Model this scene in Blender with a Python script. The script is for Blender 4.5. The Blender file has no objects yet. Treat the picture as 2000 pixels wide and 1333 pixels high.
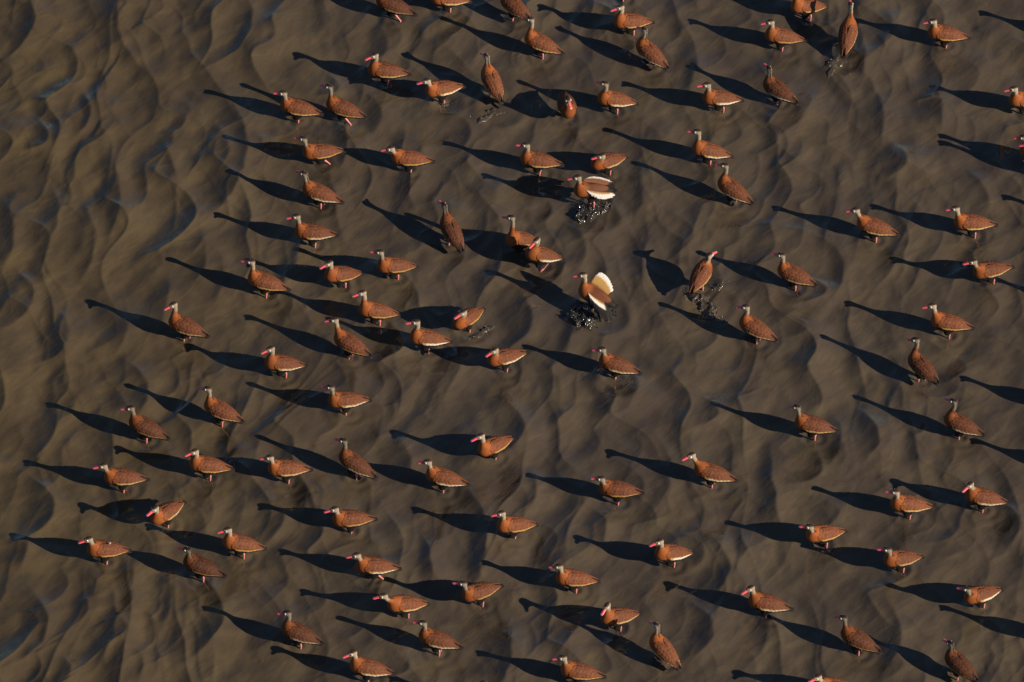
import bpy, math, random
import numpy as np
from mathutils import Matrix, Vector, Euler

R = math.radians
scn = bpy.context.scene
col = scn.collection

# ---------------------------------------------------------------- camera
cam_d = bpy.data.cameras.new('camera')
cam = bpy.data.objects.new('camera', cam_d); col.objects.link(cam)
EL, DIST = R(45), 80.0
cam.location = (0, -DIST*math.cos(EL), DIST*math.sin(EL))
cam.rotation_euler = (math.pi/2-EL, 0, 0)
cam_d.sensor_width = 36.0
cam_d.lens = 36.0*DIST/8.33
cam_d.clip_start = 1.0
cam_d.clip_end = 3000.0
scn.camera = cam

# ---------------------------------------------------------------- sky, sun, exposure
SUN = Vector((2.0, -1.08, 1.0)).normalized()
w = bpy.data.worlds.new('World'); scn.world = w; w.use_nodes = True
nt = w.node_tree; nt.nodes.clear()
sky = nt.nodes.new('ShaderNodeTexSky'); sky.sky_type = 'NISHITA'; sky.sun_disc = False
sky.sun_elevation = math.asin(SUN.z)
sky.sun_rotation = math.atan2(SUN.x, SUN.y)
sky.air_density = 1.0; sky.dust_density = 0.2; sky.ozone_density = 3.0; sky.altitude = 300
bg = nt.nodes.new('ShaderNodeBackground'); bg.inputs['Strength'].default_value = 0.05
wo = nt.nodes.new('ShaderNodeOutputWorld')
nt.links.new(sky.outputs[0], bg.inputs['Color']); nt.links.new(bg.outputs[0], wo.inputs['Surface'])
sd = bpy.data.lights.new('sun', 'SUN'); sd.energy = 5.0; sd.angle = R(0.5); sd.color = (1.0, 0.83, 0.62)
sun = bpy.data.objects.new('sun', sd); col.objects.link(sun)
sun.rotation_euler = SUN.to_track_quat('Z', 'Y').to_euler()
scn.view_settings.view_transform = 'Standard'
scn.view_settings.look = 'None'
scn.view_settings.exposure = 0.68
scn.view_settings.gamma = 1.0
scn.view_settings.use_curve_mapping = False

# ---------------------------------------------------------------- helpers
def tag(o, label=None, cat=None, group=None, kind=None):
    if label: o['label'] = label
    if cat: o['category'] = cat
    if group: o['group'] = group
    if kind: o['kind'] = kind
    return o

def mesh_np(name, v, f, c=None, mat=None, smooth=True):
    """v (n,3), f (m,k) all faces with k corners, c (n,3) linear colours"""
    v = np.asarray(v, dtype=np.float32); f = np.asarray(f, dtype=np.int32)
    me = bpy.data.meshes.new(name)
    me.vertices.add(len(v)); me.vertices.foreach_set('co', v.ravel())
    k = f.shape[1]
    me.loops.add(f.size); me.loops.foreach_set('vertex_index', f.ravel())
    me.polygons.add(len(f))
    me.polygons.foreach_set('loop_start', np.arange(0, f.size, k, dtype=np.int32))
    me.polygons.foreach_set('loop_total', np.full(len(f), k, dtype=np.int32))
    if smooth: me.polygons.foreach_set('use_smooth', np.ones(len(f), dtype=bool))
    me.update(calc_edges=True)
    if c is not None:
        a = me.color_attributes.new('plumage', 'FLOAT_COLOR', 'POINT')
        cc = np.ones((len(v), 4), dtype=np.float32); cc[:, :3] = c
        a.data.foreach_set('color', cc.ravel())
    if mat: me.materials.append(mat)
    me.validate()
    return me

SHADE = [1.0]                                  # how dark the bird being built is
def part(name, me, parent, m=None):
    o = bpy.data.objects.new(name, me); col.objects.link(o)
    o.parent = parent; o.color = (SHADE[0], SHADE[0], SHADE[0], 1)
    if m is not None: o.matrix_local = m
    return o

_perm = np.random.RandomState(7).permutation(512)
_perm = np.concatenate([_perm, _perm, _perm])
_ang = np.random.RandomState(9).rand(512)*2*math.pi
_gx, _gy = np.cos(_ang), np.sin(_ang)
def perlin(x, y, seed=0):
    x = x+seed*17.31; y = y+seed*31.77
    xi = np.floor(x).astype(int); yi = np.floor(y).astype(int)
    xf = x-xi; yf = y-yi
    u = xf**3*(xf*(xf*6-15)+10); v = yf**3*(yf*(yf*6-15)+10)
    def g(ix, iy, dx, dy):
        h = _perm[(_perm[(ix % 512)]+iy) % 512]
        return _gx[h]*dx+_gy[h]*dy
    a = g(xi, yi, xf, yf); b = g(xi+1, yi, xf-1, yf)
    c = g(xi, yi+1, xf, yf-1); d = g(xi+1, yi+1, xf-1, yf-1)
    return ((a+(b-a)*u)*(1-v)+(c+(d-c)*u)*v)*1.4

def sstep(a, b, x):
    t = np.clip((x-a)/(b-a), 0, 1); return t*t*(3-2*t)

# ---------------------------------------------------------------- materials
def new_mat(name):
    m = bpy.data.materials.new(name); m.use_nodes = True
    return m, m.node_tree, m.node_tree.nodes['Principled BSDF']

def feather_mat(name, rough=0.75, spec=0.25, sheen=0.0, bump=0.5, var=0.35):
    m, t, p = new_mat(name)
    at = t.nodes.new('ShaderNodeVertexColor'); at.layer_name = 'plumage'
    tc = t.nodes.new('ShaderNodeTexCoord')
    mp = t.nodes.new('ShaderNodeMapping'); mp.inputs['Scale'].default_value = (55, 120, 120)
    ns = t.nodes.new('ShaderNodeTexNoise'); ns.inputs['Scale'].default_value = 1.0; ns.inputs['Detail'].default_value = 4
    t.links.new(tc.outputs['Object'], mp.inputs['Vector']); t.links.new(mp.outputs[0], ns.inputs['Vector'])
    mr = t.nodes.new('ShaderNodeMapRange'); mr.inputs[1].default_value = .3; mr.inputs[2].default_value = .7
    mr.inputs[3].default_value = 1-var; mr.inputs[4].default_value = 1+var
    t.links.new(ns.outputs['Fac'], mr.inputs[0])
    oi = t.nodes.new('ShaderNodeObjectInfo')
    mr2 = t.nodes.new('ShaderNodeSeparateColor'); t.links.new(oi.outputs['Color'], mr2.inputs[0])
    mu0 = t.nodes.new('ShaderNodeMath'); mu0.operation = 'MULTIPLY'
    t.links.new(mr.outputs[0], mu0.inputs[0]); t.links.new(mr2.outputs[0], mu0.inputs[1])
    mu = t.nodes.new('ShaderNodeVectorMath'); mu.operation = 'SCALE'
    t.links.new(at.outputs['Color'], mu.inputs[0]); t.links.new(mu0.outputs[0], mu.inputs['Scale'])
    t.links.new(mu.outputs[0], p.inputs['Base Color'])
    p.inputs['Roughness'].default_value = rough
    p.inputs['Specular IOR Level'].default_value = spec
    p.inputs['Sheen Weight'].default_value = sheen
    bp = t.nodes.new('ShaderNodeBump'); bp.inputs['Strength'].default_value = bump; bp.inputs['Distance'].default_value = .0011
    t.links.new(ns.outputs['Fac'], bp.inputs['Height']); t.links.new(bp.outputs[0], p.inputs['Normal'])
    return m

M_feather = feather_mat('duck_plumage', var=.18, bump=.35)
M_wing = feather_mat('duck_wing_feathers', var=.13, bump=.4)
M_bill = feather_mat('duck_bill', rough=.4, spec=.5, sheen=0, bump=.05, var=.1)
M_eye = feather_mat('duck_eye', rough=.15, spec=.6, sheen=0, bump=0, var=.0)

def leg_mat():
    m, t, p = new_mat('duck_leg_skin')
    ns = t.nodes.new('ShaderNodeTexNoise'); ns.inputs['Scale'].default_value = 90
    cr = t.nodes.new('ShaderNodeValToRGB')
    cr.color_ramp.elements[0].color = (.42, .12, .13, 1); cr.color_ramp.elements[1].color = (.55, .22, .21, 1)
    t.links.new(ns.outputs['Fac'], cr.inputs[0]); t.links.new(cr.outputs[0], p.inputs['Base Color'])
    p.inputs['Roughness'].default_value = .45
    return m
M_leg = leg_mat()

def water_mat(name, splash=False):
    m, t, p = new_mat(name)
    N, L = t.nodes, t.links
    tc = N.new('ShaderNodeTexCoord')
    # drifting silt: streaks that run with the current, plus broad clouds
    rot = N.new('ShaderNodeMapping'); rot.inputs['Rotation'].default_value = (0, 0, R(-52)); L.new(tc.outputs['Object'], rot.inputs['Vector'])
    mp = N.new('ShaderNodeMapping'); mp.inputs['Scale'].default_value = (1.5, 3.4, 1)
    n1 = N.new('ShaderNodeTexNoise'); n1.inputs['Scale'].default_value = 1.9; n1.inputs['Detail'].default_value = 6; n1.inputs['Distortion'].default_value = 1.2
    n1.inputs['Roughness'].default_value = .6
    L.new(rot.outputs[0], mp.inputs['Vector']); L.new(mp.outputs[0], n1.inputs['Vector'])
    n2 = N.new('ShaderNodeTexNoise'); n2.inputs['Scale'].default_value = 1.1; n2.inputs['Detail'].default_value = 4; n2.inputs['Distortion'].default_value = .8
    L.new(tc.outputs['Object'], n2.inputs['Vector'])
    mx = N.new('ShaderNodeMath'); mx.operation = 'MULTIPLY_ADD'; mx.inputs[1].default_value = .55
    mh = N.new('ShaderNodeMath'); mh.operation = 'MULTIPLY'; mh.inputs[1].default_value = .45
    L.new(n2.outputs['Fac'], mh.inputs[0]); L.new(n1.outputs['Fac'], mx.inputs[0]); L.new(mh.outputs[0], mx.inputs[2])
    cr = N.new('ShaderNodeValToRGB')
    e = cr.color_ramp.elements
    e[0].position = .36; e[0].color = (.049, .040, .035, 1)
    e[1].position = .64; e[1].color = (.080, .065, .045, 1)
    k = cr.color_ramp.elements.new(.5); k.color = (.062, .050, .039, 1)
    L.new(mx.outputs[0], cr.inputs[0])
    if splash:
        p.inputs['Base Color'].default_value = (.026, .024, .023, 1)
        p.inputs['Roughness'].default_value = .12
    else:
        sx = N.new('ShaderNodeSeparateXYZ'); L.new(tc.outputs['Object'], sx.inputs[0])
        ad = N.new('ShaderNodeMath'); ad.operation = 'MULTIPLY_ADD'; ad.inputs[1].default_value = 2.5
        L.new(n2.outputs['Fac'], ad.inputs[0]); L.new(sx.outputs['X'], ad.inputs[2])
        mr = N.new('ShaderNodeMapRange'); mr.interpolation_type = 'SMOOTHSTEP'
        mr.inputs[1].default_value = -2.6; mr.inputs[2].default_value = 1.2
        L.new(ad.outputs[0], mr.inputs[0])
        tint = N.new('ShaderNodeMix'); tint.data_type = 'RGBA'
        tint.inputs['A'].default_value = (1.0, .93, .72, 1); tint.inputs['B'].default_value = (.99, .965, .92, 1)
        L.new(mr.outputs[0], tint.inputs['Factor'])
        ml = N.new('ShaderNodeMix'); ml.data_type = 'RGBA'; ml.blend_type = 'MULTIPLY'; ml.inputs['Factor'].default_value = 1
        L.new(cr.outputs[0], ml.inputs['A']); L.new(tint.outputs['Result'], ml.inputs['B'])
        L.new(ml.outputs['Result'], p.inputs['Base Color'])
        p.inputs['Roughness'].default_value = .05
    p.inputs['IOR'].default_value = 1.33
    # small capillary ripples
    mp3 = N.new('ShaderNodeMapping'); mp3.inputs['Scale'].default_value = (70, 70, 70) if splash else (7, 13, 8)
    n3 = N.new('ShaderNodeTexNoise'); n3.inputs['Scale'].default_value = 1.0; n3.inputs['Detail'].default_value = 3; n3.inputs['Distortion'].default_value = .6
    L.new(rot.outputs[0], mp3.inputs['Vector']); L.new(mp3.outputs[0], n3.inputs['Vector'])
    bp = N.new('ShaderNodeBump'); bp.inputs['Strength'].default_value = 1.0; bp.inputs['Distance'].default_value = .0045 if not splash else .004
    L.new(n3.outputs['Fac'], bp.inputs['Height']); L.new(bp.outputs[0], p.inputs['Normal'])
    if not splash:
        ra = N.new('ShaderNodeAttribute'); ra.attribute_name = 'ripple_slope'
        nv_ = N.new('ShaderNodeVectorMath'); nv_.operation = 'NORMALIZE'
        L.new(ra.outputs['Vector'], nv_.inputs[0]); L.new(nv_.outputs[0], bp.inputs['Normal'])
    return m
M_water = water_mat('silty_river_water')
M_splash = water_mat('splashing_water', True)
M_ripple = water_mat('stirred_muddy_water', True)
M_ripple.node_tree.nodes['Principled BSDF'].inputs['Base Color'].default_value = (.055, .045, .035, 1)
def glint_drop_mat():  # water drops coloured whitish, their sun glints put into the base colour
    m, t, p = new_mat('glint_drops')
    ns = t.nodes.new('ShaderNodeTexNoise'); ns.inputs['Scale'].default_value = 60
    cr = t.nodes.new('ShaderNodeValToRGB')
    cr.color_ramp.elements[0].color = (.22, .21, .19, 1); cr.color_ramp.elements[1].color = (.60, .59, .57, 1)
    t.links.new(ns.outputs['Fac'], cr.inputs[0]); t.links.new(cr.outputs[0], p.inputs['Base Color'])
    p.inputs['Roughness'].default_value = .13; p.inputs['IOR'].default_value = 1.33
    return m
M_glint_drop = glint_drop_mat()

# ---------------------------------------------------------------- flock table
# x, y, heading deg, body pitch deg, head forward m, head sideways m, head height m, head turn deg, bill pitch deg
FLOCK = [
    (-1.013,3.854,162,16,0.15,0.00,0.33,10,-5),  # 0
    (-0.552,3.927,192,20,0.09,0.00,0.35,-15,-10),  # 1
    (0.009,3.842,132,8,0.14,0.00,0.32,30,-5),  # 2
    (-1.069,3.045,180,12,0.08,0.00,0.32,20,-10),  # 3
    (-0.598,2.822,204,14,0.13,0.01,0.30,-15,-10),  # 4
    (-1.793,2.597,171,12,0.11,0.01,0.31,0,-5),  # 5
    (-1.417,2.594,162,14,0.11,-0.01,0.35,-10,-5),  # 6
    (-0.172,2.927,114,22,0.11,0.00,0.33,10,-10),  # 7
    (-1.600,2.069,195,12,0.13,0.00,0.33,-35,-5),  # 8
    (-0.865,1.990,180,10,0.14,0.02,0.28,0,-10),  # 9
    (-1.599,1.583,162,14,0.12,0.00,0.33,-20,-5),  # 10
    (-1.650,1.116,180,10,0.12,0.00,0.33,0,-10),  # 11
    (-0.501,1.144,117,20,0.13,0.00,0.32,5,-5),  # 12
    (0.062,1.030,210,32,0.07,-0.02,0.42,-50,-10),  # 13
    (0.230,0.852,198,30,0.04,0.02,0.34,25,-15),  # 14
    (0.230,3.385,159,16,0.09,-0.02,0.37,0,-10),  # 15
    (0.980,3.645,195,16,0.08,0.00,0.33,0,-10),  # 16
    (1.147,3.272,138,18,0.08,-0.02,0.34,-5,-10),  # 17
    (0.839,2.698,189,22,0.07,0.00,0.34,-35,-5),  # 18
    (0.456,2.612,279,10,0.12,-0.01,0.34,10,-20),  # 19
    (1.713,2.713,192,18,0.10,0.00,0.32,-10,-5),  # 20
    (1.617,2.085,183,22,0.09,-0.01,0.36,-15,-5),  # 21
    (1.811,1.629,144,16,0.09,-0.02,0.35,15,-5),  # 22
    (0.202,1.968,177,12,0.09,0.00,0.32,-5,-5),  # 23
    (0.770,1.952,213,16,0.07,0.04,0.28,-25,-10),  # 24
    (0.641,1.611,189,10,0.11,0.01,0.32,-10,-10),  # 25
    (2.461,3.832,204,24,0.10,-0.01,0.36,-20,-10),  # 26
    (2.247,3.465,186,20,0.09,0.00,0.32,-5,-10),  # 27
    (2.814,3.504,78,26,0.14,0.01,0.34,15,-10),  # 28
    (3.617,3.496,180,14,0.10,0.01,0.30,0,-10),  # 29
    (2.206,2.819,141,10,0.10,-0.01,0.32,-25,-5),  # 30
    (4.255,2.685,198,26,0.10,0.01,0.32,-15,-10),  # 31
    (4.330,2.062,180,16,0.11,0.00,0.32,-10,-10),  # 32
    (2.963,1.183,165,12,0.15,0.01,0.31,10,-10),  # 33
    (3.764,1.228,183,10,0.13,0.00,0.32,-5,-10),  # 34
    (-2.665,0.028,156,10,0.10,-0.01,0.34,45,-15),  # 35
    (-2.027,0.540,165,12,0.11,-0.01,0.34,0,-5),  # 36
    (-2.357,-0.930,153,12,0.11,-0.01,0.33,5,-10),  # 37
    (-2.956,-1.121,159,18,0.12,0.00,0.32,15,-10),  # 38
    (-2.453,-1.550,180,14,0.09,0.01,0.31,20,-10),  # 39
    (-1.411,0.622,207,22,0.10,0.01,0.33,0,-10),  # 40
    (-0.976,0.725,198,20,0.11,0.00,0.34,-30,-5),  # 41
    (-1.120,0.203,189,22,0.10,-0.01,0.36,5,-10),  # 42
    (-1.325,-0.170,147,10,0.14,0.00,0.34,30,-10),  # 43
    (-0.702,-0.111,186,18,0.08,0.00,0.34,-5,-5),  # 44
    (-0.377,0.112,228,12,0.08,0.04,0.30,-15,-10),  # 45
    (-1.876,-0.401,192,20,0.08,0.00,0.33,10,-10),  # 46
    (-1.354,-0.820,192,12,0.11,0.00,0.32,-35,-5),  # 47
    (-1.269,-1.524,150,20,0.10,-0.01,0.34,5,-5),  # 48
    (-0.161,-1.339,219,12,0.12,0.00,0.34,-15,-10),  # 49
    (-0.075,-0.333,204,10,0.09,0.03,0.29,5,-15),  # 50
    (0.666,0.384,156,14,0.10,0.00,0.34,20,-10),  # 51
    (1.547,0.628,66,10,0.11,-0.03,0.28,-15,-10),  # 52
    (1.968,0.010,150,14,0.09,-0.01,0.33,15,-10),  # 53
    (0.834,-0.411,165,14,0.11,0.01,0.30,5,-10),  # 54
    (1.590,-1.634,168,14,0.16,0.01,0.32,35,-10),  # 55
    (2.294,0.625,153,10,0.11,0.00,0.32,5,-5),  # 56
    (3.894,0.672,201,10,0.15,0.01,0.31,-15,-10),  # 57
    (3.537,0.068,171,10,0.13,0.00,0.32,10,-10),  # 58
    (3.309,-0.432,129,10,0.10,-0.02,0.36,35,-10),  # 59
    (2.407,-1.098,171,12,0.12,0.00,0.33,-20,-10),  # 60
    (3.602,-1.087,156,14,0.07,-0.02,0.36,-10,-5),  # 61
    (-3.131,-1.690,183,10,0.14,0.01,0.30,0,-10),  # 62
    (-2.773,-2.089,225,8,0.12,0.02,0.30,-5,-10),  # 63
    (-2.171,-2.422,183,20,0.09,0.01,0.32,5,-10),  # 64
    (-3.246,-2.488,192,16,0.12,0.01,0.30,0,-10),  # 65
    (-2.479,-2.667,162,14,0.10,0.00,0.30,-10,-5),  # 66
    (-1.823,-1.591,186,10,0.12,0.01,0.30,-10,-10),  # 67
    (-0.558,-1.688,168,12,0.12,0.01,0.31,5,-10),  # 68
    (-1.299,-2.151,189,10,0.12,0.01,0.29,0,-10),  # 69
    (-1.104,-2.669,183,12,0.13,0.01,0.29,0,-10),  # 70
    (-0.858,-3.087,201,20,0.17,0.00,0.31,-15,-10),  # 71
    (-1.691,-3.395,159,14,0.09,-0.01,0.33,10,-10),  # 72
    (-0.274,-2.954,207,8,0.13,0.00,0.31,-40,-5),  # 73
    (-0.604,-3.466,165,12,0.10,0.01,0.32,0,-5),  # 74
    (-1.142,-3.771,174,14,0.11,0.01,0.31,25,-10),  # 75
    (0.002,-2.218,201,20,0.10,0.01,0.33,-15,-10),  # 76
    (-0.131,-4.125,183,22,0.10,0.00,0.35,0,-10),  # 77
    (0.829,-1.822,174,6,0.12,0.02,0.28,-5,-5),  # 78
    (1.252,-2.527,204,24,0.10,0.01,0.33,-5,-10),  # 79
    (0.477,-2.806,186,16,0.11,0.01,0.31,-15,-10),  # 80
    (0.822,-3.223,207,18,0.09,0.01,0.32,30,-15),  # 81
    (1.184,-3.567,132,22,0.09,-0.01,0.34,0,-10),  # 82
    (0.514,-3.813,177,14,0.12,0.01,0.31,0,-10),  # 83
    (2.000,-3.072,174,14,0.12,0.01,0.31,35,-10),  # 84
    (2.463,-2.315,204,16,0.12,0.02,0.30,-35,-5),  # 85
    (3.152,-1.987,186,16,0.10,0.01,0.31,-20,-5),  # 86
    (3.751,-1.908,177,16,0.10,0.01,0.29,45,-10),  # 87
    (3.070,-2.589,204,18,0.11,0.01,0.31,-35,-5),  # 88
    (3.693,-2.984,210,14,0.13,0.02,0.30,-50,-5),  # 89
    (2.712,-3.460,153,16,0.12,0.00,0.33,0,-10),  # 90
    (3.507,-3.731,132,10,0.10,0.00,0.30,0,-5),  # 91
    (2.513,-3.981,189,18,0.13,0.02,0.30,20,-5),  # 92
    (0.916,4.071,174,12,0.11,0.00,0.33,5,-10),  # 93
    (4.764,3.536,174,12,0.12,0.00,0.33,5,-10),  # 94
    (4.381,1.935,168,14,0.12,0.00,0.34,10,-10),  # 95
    (4.862,1.312,174,12,0.12,0.00,0.33,5,-10),  # 96
    (4.737,0.344,174,12,0.11,0.00,0.33,5,-10),  # 97
    (4.432,-0.795,174,12,0.11,0.00,0.33,5,-10),  # 98
    (4.527,-1.511,177,14,0.11,0.00,0.34,0,-10),  # 99
    (4.218,-3.360,177,14,0.11,0.00,0.34,0,-10),  # 100
]
LABELS = """dark backed duck cut by the top edge, leftmost of the ducks along that edge
duck at the top edge showing only belly and foot, right of the leftmost cut duck
duck cut by the top edge, its tail over the bill of the duck below it
highest whole duck facing left in the left half of the photo
duck with low tucked neck, just right of and below the highest left half duck
left one of the side by side pair of ducks at upper left
right one of the side by side pair of ducks at upper left, pink foot showing
duck facing straight away left of top middle, tail dipping into sparkling ripples
top of the three ducks in a column at upper left, hind leg stretched back
duck with level red bill, right of the topmost duck of the upper left column
middle of the three ducks in a column at upper left, neck upright
lowest of the three ducks in a column at upper left
slim duck facing away alone left of centre, neck stretched and bill up left
rear duck of the overlapping pair at centre, neck stretched tall
front duck of the overlapping pair at centre, one pink leg bent high
duck at the top middle whose bill touches the tail of the duck above
sunlit duck near the top whose tail is crossed by another duck's dark head
duck facing away whose dark head crosses the tail of the duck above
black crowned duck right of the shaded duck that faces the camera
shaded duck facing straight towards the camera, red bill pointing down
level billed duck left of the black necked duck at upper right
duck whose tail nearly touches the head of the duck below, right of upper middle
duck facing up left with its head just under the tail of another duck
duck facing left, left neighbour of the short necked duck behind the half open wings
short necked duck standing directly behind the upper duck with half open wings
upper duck with half open white edged wings above a dark splash
duck cut by the top edge at right, head out of the frame, pink foot showing
duck at top right, left of the tall duck facing straight away
tall russet duck facing straight away at top right, bill touching the top edge
lone whole duck nearest the top right corner, red bill level
black necked duck facing away left at upper right, white edge along its wing
duck cut by the right edge near the top, red bill and rusty breast showing
duck almost wholly past the right edge, only bill and face showing
left of the two ducks in line at upper right, dark cap
right of the two ducks in line at upper right, pale face and red bill
lone duck at far left middle, long shadow, bill pointing down
leftmost of the three ducks in a rising row left of centre
slim duck facing up left, upper right of the dark maroon duck at left
dark maroon backed duck at left with black tail, above a row of ducks
duck with down pointed bill and glinting bubbles at its tail, lower left
middle of the three ducks in a rising row left of centre
rightmost of the three ducks in a rising row left of centre
duck just below the rising row of three, red bill angled down
long necked slim duck facing up left, below the rising row of three
duck with white wing edge, left of the small duck turned towards the camera
small looking duck turned towards the camera near centre, dark tail raised
orange billed duck below left of the long necked slim duck
duck with lifted pink bill, alone below the long necked slim duck
dark backed duck seen from behind in the lower left middle, tail down right
lone duck below centre with tail raised right and bill pointing down
short necked duck left of centre, below the small duck turned towards the camera
lower duck with raised white and gold wing above the splash at centre
duck facing away to the right with bill lifted, muddy splash at its feet
duck below right of the duck that faces away to the right
dark winged duck with a ring ripple below it, under the raised wing duck
duck stretching its neck left in the lower right middle
duck with lifted pink bill, right of the duck facing away to the right
bright red billed duck close to the right edge, above middle, tail up
pale headed long necked duck at right, above a narrow duck seen from behind
narrow duck seen from behind at right, below the pale headed long necked duck
dark necked duck alone at right below middle, pale tail tip
right side duck looking up left, its tail meeting another duck's shadow
leftmost duck of the row below the dark maroon duck
duck at lower left turned towards the camera, golden wing edge and raised tail
orange necked duck right of the lower left duck turned towards the camera
leftmost duck of all, small pale tuft on its back
very dark backed duck at lower left with black tail, facing up left
duck right of the bubble tailed duck at lower left, level pink bill
dark winged duck with level red bill, right of the duck seen from behind, lower middle
tawny duck directly below the dark backed duck seen from behind, lower left middle
walking duck with flat pink foot, directly below the tawny duck
pale headed duck stretching its neck forward, left of a black crowned duck near the bottom
dark backed duck facing up left near the bottom, left third of the photo
black crowned duck near bottom middle with tail raised
dark capped duck below the pale headed duck that stretches its neck forward
duck standing on the bottom edge left of middle, red bill down
red billed duck at lower middle, alone between two long shadows
duck below the bottom edge, only the top of its head in the frame
long low duck with curled neck in the lower middle, right of centre
bright orange breasted duck right of lower middle, face sunlit
dark capped duck with level pink bill, below the long low duck with curled neck
duck near the bottom middle with its face turned to the camera, bill down
duck seen from behind near the bottom middle, bill hidden, curved striped neck
dark capped duck cut by the bottom edge just right of middle
duck with down pointed bill at bottom right of middle, its tail towards a shadow
red billed duck with raised tail, leftmost of the lower right group of five
dark capped duck with golden wing edge, upper left of the pair at lower right
duck with down turned bill near the right edge, right of the golden winged duck
duck with raised tail directly below the dark capped duck with golden wing edge
ruffled duck with raised tail and white wing edge, lowest by the right edge
dark duck facing up left at bottom right, left of the corner duck
dark shaded duck seen from behind in the bottom right corner
duck cut by the bottom edge at right, only head and back showing
duck above the top edge, only its pink feet reaching the frame
duck beyond the right edge, its shadow entering at the top right corner
duck beyond the right edge, its shadow entering below the face at the upper right edge
duck beyond the right edge, its shadow entering right of the two ducks in line
duck beyond the right edge, its shadow entering below the bright red billed duck
duck beyond the right edge, its shadow entering above the right side looking up duck
duck beyond the right edge, its shadow entering at the tail of another duck
duck beyond the right edge, its shadow entering at the bottom right""".split('\n')
HOP = {25: .06, 51: .03}                       # two ducks are half out of the water, wings open
DARK = {0: .38, 12: .42, 30: .42, 38: .38, 48: .42, 66: .30, 72: .40, 90: .42, 91: .36, 19: .45, 61: .45, 59: .42}   # darker individuals
STRIPE = {30: 3, 44: 3, 89: 3, 47: 2, 79: 3, 63: 1, 86: 1, 20: 3, 54: 2, 14: 3, 55: 2}   # width of the pale wing edge
WALK = {8: 1, 6: 1, 14: 2, 70: 1, 0: 1}        # one leg lifted

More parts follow.
